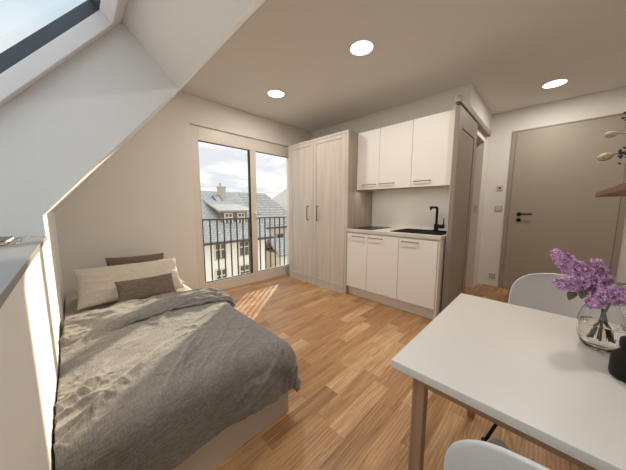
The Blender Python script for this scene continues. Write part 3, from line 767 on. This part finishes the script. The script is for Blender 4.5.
# ------------------------------------------------------------------ shell chairs
def shell_chair(cx, cy, face, label, hw=.235, zt_=.835, wrap=.075):
    """face = +1 looks towards +Y, -1 towards -Y; (cx, cy) seat centre"""
    t = thing('shell_chair', (cx, cy, 0), label, 'chair', 'white shell chairs at the table')
    prof = [(.215, .425), (.205, .438), (.17, .446), (.08, .436), (-.02, .428), (-.10, .430), (-.155, .448), (-.19, .485), (-.21, .54), (-.225, .61), (-.24, .69), (-.252, .76), (-.258, zt_-.03), (-.259, zt_-.008), (-.26, zt_)]
    wid = [.185, .20, .212, .225, .232, .235, .237, .238, .238, .237, .234, .228, .205, .17, .11]
    pr_ = np.array(prof); wd_ = np.array(wid)/.235*hw
    # resample smoothly
    s = np.concatenate([[0], np.cumsum(np.linalg.norm(np.diff(pr_, axis=0), axis=1))])
    ss = np.linspace(0, s[-1], 44); fy = np.interp(ss, s, pr_[:, 0]); fz = np.interp(ss, s, pr_[:, 1])
    # round the top corners with an ellipse
    fw = np.interp(ss, s, wd_)
    top = np.clip((fz-(zt_-.17))/.17, 0, 1); fw = np.where(top > 0, hw*np.sqrt(np.clip(1-(top*.985)**3.0, 0, 1))**.9, fw)
    k = np.ones(5)/5
    fyp = np.convolve(np.pad(fy, 2, 'edge'), k, 'valid'); fzp = np.convolve(np.pad(fz, 2, 'edge'), k, 'valid')
    u = np.linspace(-1, 1, 27); P = np.zeros((44, 27, 3))
    for i in range(44):
        back = np.clip((fzp[i]-.45)/.15, 0, 1)
        up = .055*(1-back)*np.abs(u)**3.0
        fwd = (wrap*back)*np.abs(u)**2.2*(fw[i]/hw)**2
        P[i, :, 0] = u*fw[i]; P[i, :, 1] = (fyp[i]+fwd)*face; P[i, :, 2] = fzp[i]+up
    P += np.array([cx, cy, 0]); P[..., 0] = cx+(P[..., 0]-cx)
    sh = M().grid(P).build('seat_shell', 'chairwhite', t, smooth=True)
    md = sh.modifiers.new('t', 'SOLIDIFY'); md.thickness = .009; md.offset = 0
    md = sh.modifiers.new('s', 'SUBSURF'); md.levels = 1; md.render_levels = 1
    for sx in (-1, 1):
        for fy_ in (.22, -.20):
            ft = (cx+sx*.245, cy+fy_*face, .0); tp_ = (cx+sx*.10, cy+fy_*face*.45, .415)
            f0 = Vector(ft); f1 = Vector(tp_)
            lg = M().tube([f0+(f1-f0)*.03+Vector((0, 0, .004)), f1], .008, 10).build('leg', 'dark_steel', t, smooth=True)
            M().tube([f0+Vector((0, 0, .0)), f0+Vector((0, 0, .022))], .013, 12).build('foot_glide', 'black', lg)
    m = M()
    for sx in (-1, 1): m.tube([(cx+sx*.115, cy+.09*face, .40), (cx+sx*.115, cy-.08*face, .40)], .006, 8)
    for s2 in (.09, -.08): m.tube([(cx-.115, cy+s2*face, .40), (cx+.115, cy+s2*face, .40)], .006, 8)
    m.build('under_frame', 'dark_steel', t)
    return t
shell_chair(3.275, 1.585, -1, 'white moulded shell chair on the far side of the table, facing the camera', zt_=.828)
shell_chair(3.308, .645, 1, 'white moulded shell chair on the near side, only its curved back showing', zt_=.868, wrap=.03)

# ------------------------------------------------------------------ vase with lilac, dark jar
vc = (3.313, 1.130, .7402)
vs = thing('glass_vase', vc, 'clear round glass vase holding lilac and water on the table', 'vase')
outer = [(.004, .0), (.032, .0), (.042, .012), (.049, .035), (.053, .06), (.0525, .087), (.046, .115), (.036, .138), (.031, .150), (.032, .158)]
inner = [(.0295, .158), (.0285, .150), (.0335, .137), (.0435, .114), (.050, .087), (.0505, .06), (.0465, .036), (.0395, .016), (.031, .008), (.004, .008)]
autosmooth(M().lathe(outer+inner, vc, 48, caps=False).build('vessel', 'clear_glass', vs), 60)
wp = [(.004, .0083), (.030, .0085), (.039, .0165), (.0462, .036), (.0501, .06), (.0498, .080), (.004, .080)]
M().lathe(wp, vc, 40).build('water', 'water', vs, smooth=False)
def lilac(path, heads, leaves, label, n, rad):
    """branch: stem along path (first point inside the vase), florets along heads, leaves"""
    t = thing('lilac_branch', path[0], label, 'flower', 'lilac branches in the vase')
    M().tube(path, [.0028]*(len(path)-1)+[.0016], 7).build('stem', 'stem', t, smooth=True)
    m = M(); hp = [Vector(h) for h in heads]
    L_ = [0]
    for a_, b_ in zip(hp, hp[1:]): L_.append(L_[-1]+(b_-a_).length)
    for k in range(int(n*1.35)):
        s_ = random.random()*L_[-1]; i = max(j for j in range(len(hp)-1) if L_[j] <= s_)
        f = (s_-L_[i])/max(1e-6, L_[i+1]-L_[i]); c = hp[i].lerp(hp[i+1], f); g = s_/L_[-1]
        rr = 1.22*rad*(.50+.55*math.sin(PI*min(1, .18+.75*g)))
        d = Vector((random.gauss(0, 1), random.gauss(0, 1), random.gauss(0, 1))).normalized()
        c = c+d*rr*random.uniform(.55, 1.0)
        nn = (d+Vector((random.uniform(-.4, .4),)*3)+Vector((0, 0, .2))).normalized(); a = nn.orthogonal().normalized(); b_ = nn.cross(a)
        ph = random.random()*PI; pl = random.uniform(.0050, .0068)
        c0 = m.bm.verts.new(c-nn*.0012)
        for q in range(4):                                   # four petals
            an = ph+q*PI/2; di = math.cos(an)*a+math.sin(an)*b_; pe = -math.sin(an)*a+math.cos(an)*b_
            v = [m.bm.verts.new(c+di*pl*.55+pe*pl*.42+nn*.0006), m.bm.verts.new(c+di*pl+pe*pl*.22+nn*.0018), m.bm.verts.new(c+di*pl-pe*pl*.22+nn*.0018), m.bm.verts.new(c+di*pl*.55-pe*pl*.42+nn*.0006)]
            m.bm.faces.new([c0]+v)
    m.build('blossom_cluster', 'petal', t, recalc=False)
    for c, d, ln, wdt in leaves:
        c = Vector(c); d = Vector(d).normalized(); side = d.cross(Vector((.2, -.1, 1))).normalized(); up = side.cross(d)
        P = np.zeros((9, 5, 3))
        for i in range(9):
            f = i/8; w_ = wdt*math.sin(PI*min(1, f*.92+.04))**.8*(1-.35*f)
            for j in range(5):
                q = (j-2)/2; p_ = c+d*ln*f+side*w_*q+up*(abs(q)*w_*.35-.25*ln*f*f)
                P[i, j] = p_
        lf = M().grid((P-np.array(c))*.78+np.array(c)).build('leaf', 'leaf', t, smooth=True)
        md = lf.modifiers.new('t', 'SOLIDIFY'); md.thickness = .0006
    return t
vb = lambda dx_, dy_, dz_: (vc[0]+dx_, vc[1]+dy_, vc[2]+dz_)
lilac([vb(.02, .01, .03), vb(-.004, -.003, .145), (3.284, 1.139, .93), (3.246, 1.118, .975), (3.198, 1.079, 1.028)],
      [(3.292, 1.145, .93), (3.246, 1.118, .975), (3.219, 1.095, 1.003), (3.197, 1.078, 1.030)], [((3.27, 1.13, .94), (-.3, -.7, -.25), .045, .016)],
      'longest lilac panicle, rising to the upper left of the vase', 330, .027)
lilac([vb(.015, .02, .03), vb(-.008, -.008, .146), (3.27, 1.085, .93), (3.222, 1.032, .947), (3.203, 1.012, .950)],
      [(3.262, 1.085, .935), (3.235, 1.050, .944), (3.203, 1.012, .950)], [((3.243, 1.055, .925), (-.25, -.5, -.5), .042, .017), ((3.262, 1.07, .93), (-.1, -.7, -.6), .04, .016)],
      'lilac panicle reaching out to the left with leaves hanging below', 190, .019)
lilac([vb(.0, .015, .03), vb(.002, .006, .147), (3.312, 1.19, .93), (3.306, 1.205, .975), (3.290, 1.196, 1.000)],
      [(3.312, 1.18, .925), (3.306, 1.203, .965), (3.291, 1.195, .999)], [((3.31, 1.15, .945), (.55, .55, .05), .06, .012)],
      'upright lilac panicle at the back above the vase', 200, .020)
lilac([vb(-.01, .01, .03), vb(.0, -.010, .148), (3.30, 1.105, .915), (3.287, 1.062, .900)],
      [(3.303, 1.098, .925), (3.292, 1.070, .908), (3.283, 1.052, .898)], [((3.30, 1.11, .93), (-.5, -.5, .2), .05, .013)],
      'short lilac head hanging over the front rim of the vase', 190, .022)
lilac([vb(-.018, .0, .03), vb(.010, -.002, .148), (3.330, 1.13, .915), (3.350, 1.122, .912)],
      [(3.322, 1.128, .925), (3.338, 1.122, .915), (3.362, 1.124, .910)], [((3.325, 1.13, .94), (.4, .4, .25), .05, .012)],
      'lilac head leaning to the right edge of the picture', 200, .024)
lilac([vb(.0, -.01, .03), vb(-.003, .004, .148), (3.290, 1.165, .93), (3.268, 1.180, .968)],
      [(3.298, 1.165, .925), (3.282, 1.172, .955), (3.258, 1.180, .978)], [],
      'lilac panicle in the middle of the bunch behind the longest one', 220, .022)
jc = (3.352, .968, .7402)
jr = thing('dark_jar', jc, 'small dark brown jar with a narrow neck beside the vase', 'jar')
autosmooth(M().lathe([(.030, 0), (.036, .004), (.038, .012), (.038, .050), (.035, .062), (.027, .072), (.024, .076), (.024, .082)], jc, 40).build('body', 'jar', jr), 50)
autosmooth(M().lathe([(.022, .0825), (.0265, .083), (.027, .086), (.027, .102), (.025, .105)], jc, 40).build('lid', 'jar', jr), 50)

# ------------------------------------------------------------------ wall shelf with dried flowers
sh = thing('wall_shelf', (3.48, 1.45, 1.226), 'brown wooden wall shelf above the far end of the table', 'shelf')
BX(3.318, XR-.001, 1.05, 1.80, 1.226, 1.248, b=.002).build('board', 'shelfwood', sh)
fv = (3.445, 1.72, 1.2485)
fvs = tag(autosmooth(M().lathe([(.03, 0), (.04, .004), (.047, .04), (.042, .085), (.022, .12), (.019, .15), (.023, .158), (.019, .158), (.016, .145), (.016, .02), (.004, .018)], fv, 36, caps=False).build('bud_vase', 'jar')), 'small dark vase of dried flowers standing on the wall shelf', 'vase')
def pod(tip, base_, rx, rz, label):
    t = thing('dried_seed_head', (fv[0], fv[1], fv[2]+.03), label, 'dried flower', 'dried seed heads on the shelf')
    ax = (Vector(tip)-Vector(base_)).normalized()
    c = (Vector(tip)+Vector(base_))/2
    M().tube([(fv[0], fv[1], fv[2]+.03), (fv[0], fv[1], fv[2]+.17), (fv[0]-.006, fv[1]+.01, (fv[2]+.17+base_[2])/2+.02), base_], .0017, 6).build('stem', 'stem', t, smooth=True)
    M().blob(c, rx, rx, rz, ax, 14, 16, .06).build('seed_pod', 'pod', t, smooth=True)
pod((3.309, 1.775, 1.405), (3.353, 1.80, 1.419), .019, .027, 'lower pale dried seed head beside the shelf vase, larger one')
pod((3.322, 1.80, 1.515), (3.360, 1.83, 1.518), .015, .024, 'upper pale dried seed head above the shelf, smaller one')
for k, (px_, py_, pz_, lb) in enumerate(((3.385, 1.80, 1.60, 'tall dark dried sprig rising above the shelf vase'), (3.374, 1.78, 1.42, 'low dark dried sprig leaning over the shelf end'))):
    t = thing('dried_sprig', (fv[0], fv[1], fv[2]+.03), lb, 'dried flower', 'dark dried sprigs on the shelf')
    top = Vector((px_, py_, pz_)); b0 = Vector((fv[0], fv[1], fv[2]+.16))
    M().tube([(fv[0], fv[1], fv[2]+.03), b0, b0.lerp(top, .5)+Vector((.006, .006, .012)), top], .0015, 6).build('stem', 'stem', t)
    m = M()
    for q in range(70):
        f = random.uniform(.25, 1.0); c = b0.lerp(top, f)+Vector((random.gauss(0, .012), random.gauss(0, .012), random.gauss(0, .012)))
        m.blob(c, .0045, .0045, .007, (random.gauss(0, 1), random.gauss(0, 1), random.gauss(0, 1)+.01), 5, 6)
    m.build('flower_buds', 'sprig', t)

# ------------------------------------------------------------------ things on the sill of the roof window
bk = thing('closed_book', (1.56, -.22, ZS+.002), 'dark-covered closed book lying on the window sill', 'book')
m = M(); m.box(1.47, 1.70, -.36, -.186, ZS+.0015, ZS+.0035); m.box(1.47, 1.70, -.36, -.186, ZS+.0165, ZS+.0185); m.build('cover', 'bookcover', bk)
BX(1.473, 1.697, -.358, -.188, ZS+.0036, ZS+.0164).build('page_block', 'paper', bk)
gl = thing('eyeglasses', (1.62, -.16, ZS+.001), 'clear-framed eyeglasses lying beside the book on the sill', 'glasses')
m = M()
def ringp(cx_, cy_, rx, ry, z): return [(cx_+rx*math.cos(2*PI*k/24), cy_+ry*math.sin(2*PI*k/24), z+.010*math.sin(2*PI*k/24)) for k in range(25)]
m.tube(ringp(1.590, -.150, .025, .020, ZS+.013), .003, 6); m.tube(ringp(1.655, -.150, .025, .020, ZS+.013), .003, 6)
m.tube([(1.615, -.152, ZS+.018), (1.6225, -.148, ZS+.020), (1.630, -.152, ZS+.018)], .0018, 6)
m.build('frame', 'lens', gl, smooth=True)
for x0_ in (1.566, 1.680):
    M().tube([(x0_, -.160, ZS+.016), (x0_, -.185, ZS+.010), (x0_+(.02 if x0_ < 1.6 else -.02), -.198, ZS+.004)], .0018, 6).build('temple', 'steel', gl)

# ------------------------------------------------------------------ outside: railing, neighbouring houses
RX = -.17
rl = thing('balcony_railing', (RX, 1.95, .02), 'dark grey metal railing of upright bars outside the balcony window', 'railing')
BX(RX-.022, RX+.022, 1.08, 2.90, .985, 1.005, b=.002).build('top_rail', 'rail_metal', rl)
BX(RX-.012, RX+.012, 1.08, 2.90, .06, .078, b=.002).build('bottom_rail', 'rail_metal', rl)
y = 1.245
while y < 2.88:
    BX(RX-.006, RX+.006, y-.0085, y+.0085, .078, .985).build('bar', 'rail_metal', rl); y += .1
struct(BX(-60, -.4, -30, 60, -9.2, -9.0).build('ground', 'ground'))
# main house opposite
FX = -9.0; EZ = -.45; RXX = -13.0; RZ = 2.2
hs = thing('neighbour_house', (-11, 4.5, -9), 'cream rendered house with grey slate roof opposite the window', 'building')
m = M(); m.box(RXX-4, FX, -6, 8.2, -9, EZ); m.build('wall', 'facade', hs)
m = M()
def slab(mb, quad, th=.12):
    q = [Vector(p) for p in quad]; n = (q[1]-q[0]).cross(q[2]-q[0]).normalized()
    if n.z < 0: n = -n
    mb.prism(q, -n*th); return mb
m = M()
slab(m, [(FX+.35, -6.3, EZ-.15), (FX+.35, 8.5, EZ-.15), (RXX, 8.5, RZ), (RXX, -6.3, RZ)])
slab(m, [(RXX-4.4, -6.3, EZ-.15), (RXX-4.4, 8.5, EZ-.15), (RXX, 8.5, RZ), (RXX, -6.3, RZ)])
m.build('roof', 'slate', hs)
m = M(); m.tube([(FX+.40, -6.3, EZ-.2), (FX+.40, 8.5, EZ-.2)], .07, 8); m.build('gutter', 'rail_metal', hs)
# dormer with two windows
dm = M(); dm.prism([(-10.0, 5.95, .0), (-10.0, 7.55, .0), (-10.0, 7.55, .98), (-10.0, 5.95, .98)], (-2.2, 0, 0)); dmo = dm.build('dormer', 'dormerwall', hs)
m = M(); slab(m, [(-9.75, 5.75, .96), (-9.75, 7.85, .96), (-12.1, 7.6, 1.62), (-12.1, 5.75, 1.62)], .1); m.build('dormer_roof', 'slate', dmo)
def far_window(par, x, y0, y1, z0, z1, bars=True):
    m = M(); m.box(x, x+.06, y0, y1, z0, z1); f = m.build('window', 'extframe', par)
    m = M(); t_ = .07; my = (y0+y1)/2; mz = z0+(z1-z0)*.62
    for a_, b_ in ((y0+t_, my-t_*.5), (my+t_*.5, y1-t_)):
        for c_, d_ in ((z0+t_, mz-t_*.5), (mz+t_*.5, z1-t_)): m.box(x+.05, x+.075, a_, b_, c_, d_)
    m.build('pane', 'extglass', f)
far_window(dmo, -10.0, 6.12, 6.62, .12, .82); far_window(dmo, -10.0, 6.92, 7.40, .12, .82)
for y0, y1 in ((1.2, 1.9), (3.2, 3.9), (5.05, 5.70), (6.40, 7.05)):
    far_window(hs, FX, y0, y1, -1.62, -.72); far_window(hs, FX, y0, y1, -3.05, -2.08); far_window(hs, FX, y0, y1, -5.0, -3.9)
m = M(); m.box(-12.7, -12.3, 6.98, 7.38, 1.3, 2.42); m.box(-12.74, -12.26, 6.94, 7.42, 2.42, 2.5); m.tube([(-12.5, 7.1, 2.5), (-12.5, 7.1, 2.72)], .07, 8); m.build('chimney', 'chimney', hs)
def on_roof(x): return EZ-.15+(RZ-EZ+.15)*(FX+.35-x)/(FX+.35-RXX)
def roof_light(y0, y1, xa, xb):
    m = M(); pts = [(xa, y0), (xa, y1), (xb, y1), (xb, y0)]
    m.prism([(x_, y_, on_roof(x_)+.02) for x_, y_ in pts], (.04, 0, .06)); f = m.build('roof_light', 'dark_frame', hs)
    m = M(); pts = [(xa-.08, y0+.08), (xa-.08, y1-.08), (xb+.08, y1-.08), (xb+.08, y0+.08)]
    m.prism([(x_, y_, on_roof(x_)+.09) for x_, y_ in pts], (.01, 0, .015)); m.build('pane', 'slate', f)
roof_light(6.45, 6.95, -11.7, -12.4)
# wing further along, set back, hipped end
wg = thing('neighbour_wing', (-13.5, 12, -9), 'set-back wing with hipped slate roof at the right of the cream house', 'building')
BX(-17, -11.6, 8.53, 13.2, -9, -.35).build('wall', 'facade', wg)
m = M()
slab(m, [(-11.2, 8.53, -.30), (-11.2, 13.6, -.30), (RXX, 10.95, RZ), (RXX, 8.53, RZ)])
slab(m, [(-11.2, 13.6, -.30), (-17, 13.6, -.30), (RXX, 10.95, RZ)])
m.build('roof', 'slate', wg)
for y0, y1 in ((9.1, 9.8), (10.9, 11.6), (12.2, 12.8)):
    far_window(wg, -11.6, y0, y1, -1.9, -.85); far_window(wg, -11.6, y0, y1, -3.6, -2.5)
m = M(); m.tube([(-11.15, 8.53, -.35), (-11.15, 13.6, -.35)], .07, 8); m.build('gutter', 'rail_metal', wg)
ax_ = thing('courtyard_annex', (-9.5, 10.8, -9), 'low annex with grey pitched roof in front of the wing', 'building')
BX(-11.3, -9.3, 9.4, 13.0, -9, -1.9).build('wall', 'facade_dim', ax_)
m = M(); slab(m, [(-9.1, 9.3, -2.0), (-9.1, 13.1, -2.0), (-10.3, 13.1, -1.0), (-10.3, 9.3, -1.0)]); slab(m, [(-11.5, 9.3, -2.0), (-11.5, 13.1, -2.0), (-10.3, 13.1, -1.0), (-10.3, 9.3, -1.0)])
m.build('roof', 'slate', ax_)
# pale tall house far right
fr = thing('tall_house', (-22, 27, -9), 'hazy ochre gabled house rising behind the wing on the right', 'building')
m = M(); m.prism([(-20, 21.0, -9), (-20, 34, -9), (-20, 34, 1.4), (-20, 27.5, 5.2), (-20, 21.0, 1.4)], (-8, 0, 0)); m.build('wall', 'facade_dim', fr)
m = M(); slab(m, [(-19.7, 20.6, 1.2), (-28.3, 20.6, 1.2), (-28.3, 27.5, 5.35), (-19.7, 27.5, 5.35)]); slab(m, [(-19.7, 34.4, 1.2), (-28.3, 34.4, 1.2), (-28.3, 27.5, 5.35), (-19.7, 27.5, 5.35)])
m.build('roof', 'chimney', fr)
for y0 in (22.5, 25.0, 28): far_window(fr, -20, y0, y0+1.1, -.9, .5)
